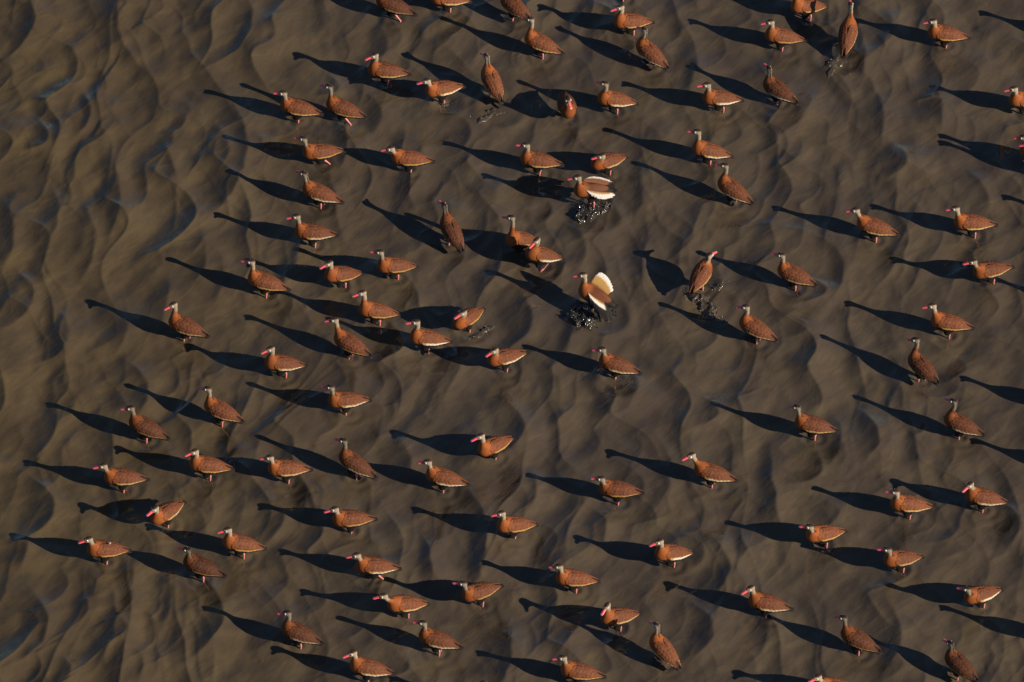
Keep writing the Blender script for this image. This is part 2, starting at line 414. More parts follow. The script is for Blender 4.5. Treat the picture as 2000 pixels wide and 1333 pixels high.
# ---------------------------------------------------------------- water
CRESTS = [(-2.22,4.07,-2.17,3.80,-2.40,3.36,1.2),(-3.32,4.10,-3.28,3.59,-3.10,3.22,1.1),(-4.06,4.07,-4.02,3.78,-4.12,3.49,1.3),(-3.55,2.88,-3.52,2.64,-3.58,2.46,1.0),(-3.88,2.52,-3.86,2.35,-3.97,2.26,1.2),(-3.27,1.99,-3.24,1.59,-3.28,1.29,1.0),(-2.86,2.27,-2.79,2.02,-2.78,1.90,0.8),(-2.30,2.74,-2.20,2.14,-2.37,1.62,1.0),(-3.98,0.72,-3.90,0.51,-4.00,0.26,1.0),(-3.64,0.24,-3.59,0.04,-3.74,-0.20,0.8),(-3.14,0.36,-3.13,0.16,-3.20,-0.08,0.7),(-3.04,-0.33,-2.95,-0.50,-3.00,-0.81,1.0),(-3.75,-1.66,-3.65,-1.87,-3.82,-2.17,1.3),(-3.85,-2.26,-3.87,-2.41,-3.90,-2.53,1.1),(-3.71,-2.97,-3.67,-3.25,-3.87,-3.57,1.3),(-2.36,-2.78,-2.28,-3.06,-2.44,-3.44,1.2),(-3.16,-2.86,-3.14,-3.17,-3.24,-3.56,0.9),(-1.40,2.43,-1.37,2.26,-1.42,2.05,0.9),(-1.50,1.93,-1.45,1.59,-1.42,1.32,0.9),(0.03,-0.78,0.11,-0.95,-0.06,-1.27,1.0),(-1.74,1.26,-1.76,0.99,-1.77,0.75,0.8),(-0.86,-1.19,-0.81,-1.39,-0.84,-1.62,0.8),(0.13,0.45,0.16,0.19,0.03,-0.03,1.0),(1.56,3.31,1.51,3.13,1.48,2.93,0.8),(3.20,3.88,3.17,3.68,3.00,3.38,0.7),(3.07,2.85,3.09,2.57,3.07,2.38,0.9),(3.55,2.94,3.58,2.66,3.56,2.51,1.0),(2.88,-0.87,2.96,-1.06,2.91,-1.27,1.1),(1.61,-2.24,1.72,-2.50,1.65,-2.81,1.0),(1.49,-3.00,1.58,-3.26,1.50,-3.46,1.0),(-0.35,-1.67,-0.19,-2.21,-0.25,-2.62,1.1),(-0.70,-2.19,-0.65,-2.47,-0.58,-2.72,0.9),(-1.67,-1.70,-1.65,-1.87,-1.70,-2.07,0.7),(0.17,-1.53,0.20,-1.70,0.16,-1.87,0.9),(2.08,-1.39,2.10,-1.70,2.15,-2.10,1.0),(2.49,-1.36,2.52,-1.45,2.30,-1.62,0.7),(3.95,-1.87,4.04,-2.04,3.99,-2.27,1.0),(0.49,0.22,0.47,0.01,0.42,-0.20,0.8),(2.64,-0.95,2.66,-1.07,2.59,-1.36,0.7),(2.36,1.29,2.70,0.99,2.68,0.63,0.8),(0.57,-3.14,0.42,-3.39,0.38,-3.61,0.6),(-1.06,-2.38,-1.05,-2.67,-1.07,-3.00,0.7),(-0.02,-3.28,-0.01,-3.56,-0.08,-3.79,0.9),(1.99,-3.00,2.02,-3.28,1.90,-3.56,0.6),(3.02,-3.00,3.07,-3.28,2.98,-3.61,0.8),(2.52,2.88,2.41,2.63,2.26,2.45,0.7),(1.24,-1.24,1.27,-1.53,1.19,-1.82,0.6),(-0.51,2.66,-0.37,2.57,-0.36,2.35,0.8),(-1.17,2.88,-1.09,2.69,-1.12,2.51,0.6),(-1.78,-2.95,-1.77,-3.17,-1.84,-3.39,0.7),(3.60,-1.99,3.55,-2.16,3.27,-2.27,0.5),(3.45,1.96,3.27,2.08,3.14,2.20,0.6),(3.83,1.93,3.91,1.77,3.93,1.59,0.7),(2.64,-1.07,2.68,-1.24,2.63,-1.47,0.5),(-2.06,-1.07,-2.05,-1.24,-2.10,-1.47,0.7),(-0.77,2.32,-0.74,2.14,-0.77,1.90,0.6),(-0.57,1.35,-0.51,1.47,-0.51,1.59,0.5),(1.06,2.02,1.08,1.77,1.05,1.53,0.5),(0.74,-1.93,0.76,-2.16,0.69,-2.38,0.5),(-1.29,-0.31,-1.26,-0.49,-1.36,-0.78,0.6),(-2.81,0.63,-2.83,0.39,-2.88,0.10,0.7),(-2.52,1.17,-2.51,0.99,-2.56,0.75,0.7),(-3.76,1.71,-3.73,1.47,-3.79,1.17,0.8),(-4.13,1.47,-4.10,1.17,-4.16,0.87,0.9),(-3.46,1.41,-3.42,1.11,-3.48,0.81,0.8),(-2.86,-2.16,-2.79,-2.33,-2.85,-2.50,0.6),(-2.72,-2.67,-2.71,-2.95,-2.75,-3.17,0.7),(-3.51,-3.56,-3.47,-3.67,-3.54,-3.83,0.9),(-2.95,-3.45,-2.90,-3.61,-2.96,-3.83,0.8)]
rng = np.random.RandomState(4)
def axis_grid(a, b, step, far):
    core = np.arange(a, b+1e-6, step)
    g = step*1.28**np.arange(1, 80); out = np.cumsum(g); out = out[out < far]
    return np.concatenate([(a-out)[::-1], core, b+out])
gx = axis_grid(-4.75, 4.75, .0128, 900.0)
gy = axis_grid(-4.35, 4.65, .0135, 900.0)
X, Y = np.meshgrid(gx, gy, indexing='ij')
def water_height(X, Y):
    edge = np.exp(-np.maximum(np.maximum(np.abs(X)-5.5, np.abs(Y)-5.5), 0)/6.0)
    # current direction frame
    c, s = math.cos(R(52)), math.sin(R(52))
    U, V = X*c+Y*s, -X*s+Y*c
    wx = X+.20*perlin(X*.9, Y*.8, 1)+.05*perlin(X*2.4, Y*2.0, 22); wy = Y+.16*perlin(X*1.0, Y*.9, 2)
    H = .016*perlin(wx*1.3, wy*.9, 3)+.0085*perlin(wx*3.4, wy*2.2, 4)+.0026*perlin(wx*8+wy*2, wy*6, 14)
    H += .0060*perlin(U*2.4+.5*perlin(X*2, Y*2, 8), V*5.5, 5)+.0012*perlin(U*7, V*12, 6)
    # wind ripples: cusped, scalloped crests that run away from the camera, steep side to the left
    for (lam, ang, am, sd) in ((.50, 4, .042, 41), (.30, -20, .014, 51), (.42, 24, .015, 71)):
        ca, sa = math.cos(R(ang)), math.sin(R(ang))
        P_ = wx*ca+wy*sa; Q_ = -wx*sa+wy*ca
        ph = P_/lam+.50*perlin(P_*.7, Q_*.6, sd+1)-.85*np.sqrt(perlin(P_*.5/lam, Q_*.55/lam, sd)**2+.004)
        fr = ph-np.floor(ph)
        # the back of each ripple steepens up to the crest, then drops behind it
        cr_ = .40
        prof = np.where(fr < cr_, (fr/cr_)**1.9, (1-np.clip((fr-cr_)/(1-cr_), 0, 1))**1.5)
        am_ = am*(.06+1.05*sstep(-.40, .60, perlin(P_*.9, Q_*.8, sd+2)))
        dpx, dpy = np.gradient(ph, gx, gy); am_ = am_/np.maximum(1, lam*np.hypot(dpx, dpy))**1.5
        am_ = am_*(.84+.24*sstep(-.5, -3.2, X))
        # a thin lip along the crest
        H += am_*prof+.075*am_*np.exp(-((fr-cr_)*lam/.016)**2)
    cl = list(CRESTS)
    for i in range(60):
        x0 = rng.uniform(-5.6, 5.6); y0 = rng.uniform(-5.6, 5.6); ln = rng.uniform(.18, .42); tl = rng.uniform(-.30, .18)
        cl.append((x0-tl*ln, y0+ln/2, x0+rng.uniform(.02, .12), y0, x0+tl*ln*.6, y0-ln/2, rng.uniform(.3, .9)))
    for (ax, ay, bx, by, cx, cy, st) in cl:
        L = math.hypot(cx-ax, cy-ay); tx, ty = (cx-ax)/L, (cy-ay)/L
        sx, sy = -ty, tx                                   # points to +x when the chord runs down
        if sx < 0: sx, sy = -sx, -sy
        bul = (bx-(ax+cx)/2)*sx+(by-(ay+cy)/2)*sy
        i0, i1 = np.searchsorted(gx, [min(ax, cx)-.7, max(ax, cx)+.7]); j0, j1 = np.searchsorted(gy, [min(ay, cy)-.7, max(ay, cy)+.7])
        xs, ys = X[i0:i1, j0:j1]-ax, Y[i0:i1, j0:j1]-ay
        if xs.size == 0: continue
        wob = .02*perlin(X[i0:i1, j0:j1]*5, Y[i0:i1, j0:j1]*5, 21)
        t = (xs*tx+ys*ty)/L; d = xs*sx+ys*sy-bul*(1-(2*t-1)**2)+wob
        env = np.exp(-np.abs((t-.5)/.62)**3.2)
        dd = np.sqrt(d*d+.010**2)
        prof = np.where(d < 0, np.exp(-dd/.11), np.exp(-dd/.16))
        H[i0:i1, j0:j1] += .046*st*env*prof
    # ring ripples round the birds that just moved
    for (px, py, r0, am) in RINGS:
        q = np.hypot(X-px, Y-py)
        H += am*np.exp(-((q-r0)/.050)**2)-am*.8*np.exp(-(q/(r0*.75))**2)
    # bow ripples at every pair of legs
    for (px, py, r0) in FEET:
        i0, i1 = np.searchsorted(gx, [px-.4, px+.4]); j0, j1 = np.searchsorted(gy, [py-.4, py+.4])
        if i1-i0 < 2 or j1-j0 < 2: continue
        q = np.hypot(X[i0:i1, j0:j1]-px, Y[i0:i1, j0:j1]-py)
        H[i0:i1, j0:j1] += .0042*np.cos(q*66-r0)*np.exp(-(q/.12)**2)
    return H*edge
RINGS = [(.70, 1.44, .19, .010), (.72, .30, .25, .010), (.85, -.50, .17, .0075), (.25, .78, .16, .006), (1.62, .42, .22, .009),
         (-.10, 2.70, .20, .008), (2.75, 3.36, .22, .008), (-.31, .12, .15, .007), (-.55, 2.80, .14, .006)]
FEET = [(f[0]-.025*math.cos(R(f[2])), f[1]-.025*math.sin(R(f[2])), i*1.7) for i, f in enumerate(FLOCK)]
Hh = water_height(X, Y)
Hh -= Hh[300:-300, 300:-300].mean()*np.exp(-np.maximum(np.maximum(np.abs(X)-5.5, np.abs(Y)-5.5), 0)/6.0)
nx, ny = X.shape
# the fine shape of the ripples goes into the shading normals, their bulk into the mesh
GX_, GY_ = np.gradient(Hh, gx, gy)
sl_ = np.hypot(GX_, GY_)+1e-6; ks_ = .43*np.tanh(1.65*sl_/.43)/sl_; GX_, GY_ = GX_*ks_, GY_*ks_
Hh = Hh*.5
idx = np.arange(nx*ny).reshape(nx, ny)
qf = np.stack([idx[:-1, :-1], idx[1:, :-1], idx[1:, 1:], idx[:-1, 1:]], -1).reshape(-1, 4)
wat = bpy.data.objects.new('water', mesh_np('water', np.stack([X, Y, Hh], -1).reshape(-1, 3), qf, None, M_water))
at_ = wat.data.attributes.new('ripple_slope', 'FLOAT_VECTOR', 'POINT')
at_.data.foreach_set('vector', np.stack([-GX_, -GY_, np.ones_like(GX_)], -1).astype(np.float32).ravel())
col.objects.link(wat); tag(wat, 'shallow brown silty river water with low curved ripples', 'water', None, 'structure')
def wz(x, y):
    i = min(max(int(np.searchsorted(gx, x)), 0), nx-1); j = min(max(int(np.searchsorted(gy, y)), 0), ny-1)
    return float(Hh[i, j])

# ---------------------------------------------------------------- signed distance modelling
def surface_nets(S, org, h):
    nx, ny, nz = S.shape
    ins = S < 0
    cs = [(a, b, c) for a in (0, 1) for b in (0, 1) for c in (0, 1)]
    sub = lambda A, c: A[c[0]:nx-1+c[0], c[1]:ny-1+c[1], c[2]:nz-1+c[2]]
    cnt = sum(sub(ins, c).astype(np.int8) for c in cs)
    act = (cnt > 0) & (cnt < 8)
    I = np.argwhere(act)
    vid = np.full(act.shape, -1, dtype=np.int64); vid[act] = np.arange(len(I))
    acc = np.zeros((len(I), 3)); num = np.zeros(len(I))
    vals = {c: S[I[:, 0]+c[0], I[:, 1]+c[1], I[:, 2]+c[2]] for c in cs}
    for a in cs:
        for ax in range(3):
            if a[ax]: continue
            b = list(a); b[ax] = 1; b = tuple(b)
            va, vb = vals[a], vals[b]
            cr = (va < 0) != (vb < 0)
            t = np.where(cr, va/np.where(cr, va-vb, 1), 0)
            for k in range(3):
                acc[:, k] += np.where(cr, a[k]+(t if k == ax else 0), 0)
            num += cr
    V = (I+acc/num[:, None])*h+np.array(org)
    F = []
    for ax in range(3):
        sl0 = [slice(1, -1)]*3; sl0[ax] = slice(0, -1); sl1 = list(sl0); sl1[ax] = slice(1, None)
        a, b = ins[tuple(sl0)], ins[tuple(sl1)]
        P = np.argwhere(a != b)
        o = np.array([1, 1, 1]); o[ax] = 0; P = P+o
        flip = ~ins[P[:, 0], P[:, 1], P[:, 2]]
        u, v = [(1, 2), (2, 0), (0, 1)][ax]
        du = np.zeros(3, int); du[u] = 1; dv = np.zeros(3, int); dv[v] = 1
        q = [P-du-dv, P-dv, P, P-du]
        f = np.stack([vid[k[:, 0], k[:, 1], k[:, 2]] for k in q], -1)
        f[flip] = f[flip][:, ::-1]
        F.append(f)
    return V, np.concatenate(F)

def ell(P, c, r, M=None):
    q = P-np.array(c)
    if M is not None: q = q@M
    r = np.array(r)
    k0 = np.sqrt(((q/r)**2).sum(-1)); k1 = np.sqrt(((q/(r*r))**2).sum(-1))+1e-9
    return k0*(k0-1)/k1
def caps(P, a, b, ra, rb):
    ab = b-a; t = np.clip(((P-a)@ab)/(ab@ab), 0, 1)
    return np.linalg.norm(P-a-t[..., None]*ab, axis=-1)-(ra+(rb-ra)*t)
def smin(a, b, k):
    h = np.maximum(k-np.abs(a-b), 0)/k
    return np.minimum(a, b)-h*h*k*.25

BODY_Z = .143
def duck_frames(f, dz):
    _, _, _, p, d, la, z, hy, hp = f
    p = R(p); hy = R(hy); hp = R(hp)
    A = np.array([[math.cos(p), 0, -math.sin(p)], [0, 1, 0], [math.sin(p), 0, math.cos(p)]])   # columns: body axes in duck frame
    hx = np.array([math.cos(hy)*math.cos(hp), math.sin(hy)*math.cos(hp), math.sin(hp)])
    hl = np.array([-math.sin(hy), math.cos(hy), 0]); hu = np.cross(hx, hl)
    Hm = np.stack([hx, hl, hu], 1)
    hc = np.array([d, la, z-.004+dz])
    return A, Hm, hc, np.array([0, 0, BODY_Z+dz])

RUFOUS = np.array([.310, .088, .019]); BACK = np.array([.150, .050, .021]); GREY = np.array([.36, .31, .235])
CROWN = np.array([.052, .020, .012]); BLACK = np.array([.010, .009, .009]); PALE = np.array([.62, .58, .50]); NAPE = np.array([.020, .011, .008])

def make_body(f, dz, seed):
    A, Hm, hc, bc = duck_frames(f, dz)
    h = .0068
    lo = np.array([-.23, -.105, .03]); hi = np.array([max(.21, hc[0]+.08), .105, hc[2]+.06])
    lo[1] = min(lo[1], hc[1]-.06); hi[1] = max(hi[1], hc[1]+.06)
    n = np.ceil((hi-lo)/h).astype(int)
    P = np.stack(np.meshgrid(*[lo[k]+np.arange(n[k])*h for k in range(3)], indexing='ij'), -1)
    B = (P-bc)@A                                            # body coordinates
    t1 = ell(B, (0, 0, -.003), (.135, .069, .067))
    t2 = ell(B, (-.105, 0, .004), (.095, .044, .034))
    t3 = ell(B, (.068, 0, .006), (.055, .055, .060))
    S = smin(smin(t1, t2, .03), t3, .03)
    S = smin(S, ell(B, (-.030, 0, .020), (.125, .030, .053)), .015)
    for s in (-1, 1): S = smin(S, ell(B, (-.022, s*.03, -.064), (.034, .021, .048)), .02)
    N0 = bc+A@np.array([.070, 0, .030]); hx = Hm[:, 0]
    N3 = hc-hx*.016+np.array([0, 0, -.010])
    N1 = N0+np.array([.050, 0, .045]); N2 = N3+np.array([-.006, 0, -.075*min(1, max(.35, (N3[2]-N0[2])/.14))])-hx*.012
    ts = np.linspace(0, 1, 11)
    C = np.array([(1-t)**3*N0+3*(1-t)**2*t*N1+3*(1-t)*t*t*N2+t**3*N3 for t in ts])
    rad = np.interp(ts, [0, .25, .5, .75, 1], [.040, .029, .0220, .0190, .0180])
    nk = np.full(P.shape[:3], 9.)
    for i in range(10):
        nk = smin(nk, caps(P, C[i], C[i+1], rad[i], rad[i+1]), .006)
    S = smin(S, nk, .035)
    hd = smin(ell(P, hc-hx*.004, (.038, .0240, .0255), Hm), ell(P, hc+hx*.020-Hm[:, 2]*.004, (.022, .0150, .0155), Hm), .012)
    S = smin(S, hd, .012)
    V, F = surface_nets(S, lo, h)
    # colours
    vb = (V-bc)@A; vh = (V-hc)@Hm
    dn = np.linalg.norm(V[:, None, :]-C[None], axis=-1); tn = ts[dn.argmin(1)]
    dneck = (dn-rad[None]).min(1)
    body_d = np.minimum(ell(vb, (0, 0, 0), (.135, .068, .064)), ell(vb, (-.105, 0, .004), (.095, .044, .034)))
    dhead = ell(V, hc-hx*.004, (.036, .0225, .0240), Hm)
    nse = perlin(V[:, 0]*40+seed, V[:, 2]*40+V[:, 1]*33, 3)
    c = np.tile(BACK, (len(V), 1))
    mixin = lambda c, col, w: c*(1-w[:, None])+col*w[:, None]
    c = mixin(c, RUFOUS, sstep(.015, .060, vb[:, 0]+.25*np.minimum(vb[:, 2], 0)+.006*nse))
    up = sstep(-.004, -.020, vb[:, 2]+.25*(vb[:, 0]-.05)+.006*nse)
    c = mixin(c, BLACK, up*sstep(.098, .070, vb[:, 0]))
    c = mixin(c, BLACK, sstep(-.120, -.15, vb[:, 0])*sstep(.016, .004, vb[:, 2])*.9)
    isn = sstep(.010, -.004, dneck-np.maximum(body_d, -.01)*.0)*sstep(.18, .34, tn)
    c = mixin(c, RUFOUS, isn)
    gr = sstep(.64, .74, tn+.02*nse)*sstep(.014, .006, dneck)
    hw = sstep(.006, .001, dhead)
    c = mixin(c, GREY, np.maximum(gr, hw))
    # dark stripe down the nape, dark crown
    tang = np.gradient(C, axis=0); ci = dn.argmin(1)
    off = V-C[ci]; back = -(off@np.array([1., 0, 0]))*.6-(off@hx)*.4
    lat = np.abs(off@Hm[:, 1])
    nape = sstep(.004, .010, back)*sstep(.0125, .0065, lat)*sstep(.25, .45, tn)*sstep(.014, .006, dneck)
    c = mixin(c, NAPE, nape*.9)
    crown = sstep(.0135, .0205, vh[:, 2]+.10*vh[:, 0]*-1+.001*nse)*sstep(.016, .004, dhead)*sstep(.034, .026, vh[:, 0])
    c = mixin(c, CROWN, crown)
    c = mixin(c, NAPE, sstep(-.020, -.029, vh[:, 0])*hw*sstep(.013, .008, np.abs(vh[:, 1]))*.8)
    c = mixin(c, PALE*.9, hw*sstep(-.004, -.011, vh[:, 2])*.5)
    return mesh_np('duck_body', V, F, c, M_feather)

# ---------------------------------------------------------------- shared parts
SX = np.array([-.225, -.20, -.165, -.12, -.07, 0, .06, .095, .12])
SW = np.array([.012, .020, .032, .050, .064, .0715, .0665, .052, .030])
SH = np.array([.006, .012, .022, .040, .056, .0665, .066, .055, .035])
def wing_mesh(side, stripe, seed):
    nu, nv = 56, 17
    u = np.linspace(0, 1, nu)[:, None]*np.ones((1, nv)); v = np.linspace(-1, 1, nv)[None]*np.ones((nu, 1))
    bx = .088-u*.303+.012*v*(1-u)
    sig = np.interp(u, [0, .03, .09, .22, .55, .8, .93, 1], [.02, .38, .72, 1, 1, .72, .45, .05])
    phi = R(1)*(np.interp(u, [0, .3, .7, 1], [28, 40, 44, 48])+sig*v*np.interp(u, [0, .5, 1], [46, 46, 40]))
    w_ = np.interp(bx, SX, SW); h_ = np.interp(bx, SX, SH)
    row = np.floor((1-v)*2.2)                                   # feather rows from the back down
    ph = (u*9.5+row*.5+.10*np.sin(v*9+seed)) % 1.0
    relief = .0030*ph*(u > .12)+.0012*np.cos(v*14)
    of = .0065+relief
    o = np.stack([bx, side*(w_+of)*np.cos(phi), (h_+of)*np.sin(phi)+.006*u], -1)
    i_ = np.stack([bx, side*(w_-.004)*np.cos(phi), (h_-.004)*np.sin(phi)+.006*u-.002], -1)
    V = np.concatenate([o.reshape(-1, 3), i_.reshape(-1, 3)])
    id0 = np.arange(nu*nv).reshape(nu, nv); id1 = id0+nu*nv
    q = lambda I: np.stack([I[:-1, :-1], I[1:, :-1], I[1:, 1:], I[:-1, 1:]], -1).reshape(-1, 4)
    F = [q(id0), q(id1)[:, ::-1]]
    for a, b in ((id0[:, 0], id1[:, 0]), (id1[:, -1], id0[:, -1]), (id1[0], id0[0]), (id0[-1], id1[-1])):
        F.append(np.stack([a[:-1], b[:-1], b[1:], a[1:]], -1))
    F = np.concatenate(F)
    if side < 0: F = F[:, ::-1]
    nse = perlin(u*16+seed, v*3, 5)
    BR = np.array([.158, .050, .020]); DK = np.array([.072, .022, .011]); ED = np.array([.240, .098, .046])
    mixin = lambda c, col, w: c*(1-w[..., None])+col*w[..., None]
    c = np.tile(BR, (nu, nv, 1))
    c = mixin(c, DK, sstep(.35, .0, ph)*.5*(u > .12))
    c = mixin(c, ED, sstep(.74, .95, ph)*.5*(u > .12))
    c = mixin(c, RUFOUS*.85, sstep(.22, .05, u)*.8)
    c *= (1+.40*nse)[..., None]
    gold = np.array([.46, .27, .085]); wht = np.array([.74, .70, .60])
    vs = v+.07*nse
    c = mixin(c, gold, sstep(-.60+.12*stripe, -.74+.12*stripe, vs)*sstep(.12, .2, u)*sstep(.97, .86, u))
    c = mixin(c, wht, sstep(-.86+.26*stripe, -.95+.26*stripe, vs)*sstep(.16, .34, u)*sstep(.93, .8, u))
    c = mixin(c, np.array([.05, .026, .018]), sstep(.90, .98, u)*.7)
    cc = np.concatenate([c.reshape(-1, 3), np.tile(DK, (nu*nv, 1))])
    return mesh_np('duck_wing', V, F, cc, M_wing)

def tube(pts, rad, n=8):
    pts = np.array(pts, float); rad = np.array(rad, float)
    V, F = [], []
    for i, p in enumerate(pts):
        t = pts[min(i+1, len(pts)-1)]-pts[max(i-1, 0)]; t /= np.linalg.norm(t)
        a = np.cross(t, [0, 1, 0.01]); a /= np.linalg.norm(a); b = np.cross(t, a)
        for k in range(n):
            an = 2*math.pi*k/n; V.append(p+rad[i]*(a*math.cos(an)+b*math.sin(an)))
    for i in range(len(pts)-1):
        for k in range(n):
            F.append((i*n+k, i*n+(k+1) % n, (i+1)*n+(k+1) % n, (i+1)*n+k))
    return V, F

def leg_mesh(kind):
    if kind == 0:   P = [(0, 0, .095), (.004, 0, .07), (-.002, 0, .045), (0, 0, .0), (.004, 0, -.05)]; foot = None
    elif kind == 1: P = [(0, 0, .095), (.000, 0, .075), (-.018, 0, .052), (-.036, 0, .030), (-.052, 0, .010)]; foot = (-.052, .010, -1)
    else:           P = [(.01, 0, .095), (.0, 0, .075), (-.030, 0, .070), (-.012, 0, .040), (.012, 0, .006)]; foot = (.012, .006, .2)
    V, F = tube(P, [.010, .0085, .0088, .0062, .0058])
    if foot:
        n = len(V); fx, fz, dirz = foot
        # webbed foot: three toes with web, a few millimetres thick
        pr = [(0, -.006), (.052, -.026), (.045, -.013), (.064, 0), (.045, .013), (.052, .026), (0, .006)]
        ca = math.cos(-.5 if dirz > 0 else -1.9); sa = math.sin(-.5 if dirz > 0 else -1.9)
        for z in (.003, -.003):
            for (a, b) in pr: V.append((fx+a*ca-z*sa, b, fz+a*sa*.6+z*ca))
        k = len(pr)
        for i in range(1, k-2, 1): F.append((n, n+i, n+i+1, n+k-1 if i == k-3 else n+i+1))
        F = [f if len(set(f)) == 4 else f for f in F]
        F2 = []
        for i in range(1, k-1): F2.append((n, n+i, n+i+1)); F2.append((n+k, n+k+i+1, n+k+i))
        for i in range(k): F2.append((n+i, n+k+i, n+k+(i+1) % k)); F2.append((n+i, n+k+(i+1) % k, n+(i+1) % k))
        T = []
        for f in F:
            if len(set(f)) < 4 or max(f) >= n: continue
            T += [(f[0], f[1], f[2]), (f[0], f[2], f[3])]
        return mesh_np('duck_leg', V, T+F2, None, M_leg)
    return mesh_np('duck_leg', V, F, None, M_leg)

def bill_mesh():
    xs = [.022, .032, .044, .058, .072, .082, .088]
    w_ = [.0150, .0145, .0130, .0130, .0142, .0120, .004]; h_ = [.0150, .0140, .0108, .0082, .0066, .0052, .002]
    zc = [-.003, -.0032, -.0045, -.006, -.0068, -.0074, -.0080]
    V, C = [], []; n = 12
    for i, x in enumerate(xs):
        for k in range(n):
            a = 2*math.pi*k/n; V.append((x, w_[i]*math.cos(a), zc[i]+h_[i]*math.sin(a)))
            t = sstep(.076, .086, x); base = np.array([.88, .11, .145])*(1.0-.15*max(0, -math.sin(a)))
            base = base*(1-.5*sstep(.034, .026, x))+np.array([.62, .12, .05])*.5*sstep(.034, .026, x)
            C.append(base*(1-t)+np.array([.42, .36, .44])*t)
    F = []
    for i in range(len(xs)-1):
        for k in range(n): F.append((i*n+k, i*n+(k+1) % n, (i+1)*n+(k+1) % n, (i+1)*n+k))
    e = len(xs)-1
    for k in range(1, n//2): F.append((e*n+k-1, e*n+k, e*n+n-1-k, e*n+(n-k) % n))
    return mesh_np('duck_bill', V, np.array(F)[:, ::-1], np.array(C), M_bill)

def eye_mesh():
    V, C, F = [], [], []
    prof = [(0, .0046, 0), (.0024, .0042, 0), (.0032, .0036, 0), (.0036, .0034, 1), (.0076, .0022, 1), (.0082, -.004, 1)]
    n = 14
    for (r, y, k) in prof:
        for i in range(n):
            a = 2*math.pi*i/n; V.append((r*math.cos(a), y, r*math.sin(a)))
            C.append((.012, .008, .006) if k == 0 else (.74, .71, .64))
    for i in range(len(prof)-1):
        for k in range(n): F.append((i*n+k, i*n+(k+1) % n, (i+1)*n+(k+1) % n, (i+1)*n+k))
    return mesh_np('duck_eye', V, F, np.array(C), M_eye)

def tail_mesh():
    V, F, C = [], [], []
    st = [(-.125, .036, .016, .0), (-.16, .034, .010, .0), (-.19, .031, .006, .001), (-.215, .026, .003, .002), (-.232, .017, .0015, .002)]
    n = 12
    for i, (x, w_, h_, z) in enumerate(st):
        for k in range(n):
            a = 2*math.pi*k/n; V.append((x-.006*abs(math.cos(3*a))*(i == 4), w_*math.cos(a), z+h_*math.sin(a))); C.append(BLACK*1.2)
    for i in range(len(st)-1):
        for k in range(n): F.append((i*n+k, i*n+(k+1) % n, (i+1)*n+(k+1) % n, (i+1)*n+k))
    e = len(st)-1
    for k in range(1, n//2): F.append((e*n+k-1, e*n+k, e*n+n-1-k, e*n+(n-k) % n))
    return mesh_np('duck_tail', V, F, np.array(C), M_feather)

WINGS = {(s, k): wing_mesh(s, k/2-.5, 3*k) for s in (1, -1) for k in range(4)}
LEGS = [leg_mesh(k) for k in range(3)]
BILL, EYE, TAIL = bill_mesh(), eye_mesh(), tail_mesh()

def open_wing_mesh(side, lift, sp, bend, marks, hinge, outline, sweep, rear=.82):
    """half opened wing: arm raised from the shoulder, flight feathers fanned back; white band along the coverts"""
    nu, nv = 44, 26
    u = np.linspace(0, 1, nu)[:, None]*np.ones((1, nv)); v = np.linspace(0, 1, nv)[None]*np.ones((nu, 1))
    # u runs from shoulder along the body to the rear, v from the hinge on the back out to the feather tips
    span = sp*np.interp(u, [0, .05, .15, .35, .6, .85, 1], outline)
    ang = R(lift)*(1-.10*u)+R(bend)*v
    bx = hinge[0]-(hinge[0]-hinge[1])*u-sweep*v*(.25+u)
    y = .042+span*v*np.cos(ang); z = .046+span*v*np.sin(ang)-.028*u
    scal = .013*np.abs(np.sin((u+.10)*math.pi*11))*sstep(.7, 1, v)
    bx = bx-scal; z = z+.006*np.sin(v*math.pi)
    th = .005*(1-.7*v)
    o = np.stack([bx, side*y, z+th], -1); i_ = np.stack([bx, side*y, z-th], -1)
    V = np.concatenate([o.reshape(-1, 3), i_.reshape(-1, 3)])
    id0 = np.arange(nu*nv).reshape(nu, nv); id1 = id0+nu*nv
    q = lambda I: np.stack([I[:-1, :-1], I[1:, :-1], I[1:, 1:], I[:-1, 1:]], -1).reshape(-1, 4)
    F = [q(id0), q(id1)[:, ::-1]]
    for a, b in ((id0[:, 0], id1[:, 0]), (id1[:, -1], id0[:, -1]), (id1[0], id0[0]), (id0[-1], id1[-1])):
        F.append(np.stack([a[:-1], b[:-1], b[1:], a[1:]], -1))
    F = np.concatenate(F)
    if side < 0: F = F[:, ::-1]
    nse = perlin(u*18, v*8, 7)
    mixin = lambda c, col, w: c*(1-w[..., None])+col*w[..., None]
    top = np.tile(np.array([.20, .080, .035]), (nu, nv, 1))
    top = mixin(top, np.array([.50, .30, .10]), sstep(marks[0], marks[0]+.2, v+.06*nse))
    top = mixin(top, np.array([.78, .77, .76]), sstep(marks[1], marks[1]+.16, v+.05*nse+.12*u*(lift > 60)))
    top *= (1-.45*np.exp(-(np.sin((u+.10*v)*math.pi*11)/.22)**2)*sstep(.25, .7, v))[..., None]
    top = mixin(top, BLACK*1.6, sstep(marks[2], marks[2]+.06, v+.03*nse)*sstep(.0, .25, u))
    top = mixin(top, np.array([.09, .035, .016]), sstep(.10, .0, u)*.9)
    top = mixin(top, BLACK*1.6, sstep(rear, rear+.08, u))
    und = np.tile(BLACK*1.8, (nu, nv, 1))
    return mesh_np('duck_open_wing', V, F, np.concatenate([top.reshape(-1, 3), und.reshape(-1, 3)]), M_wing)

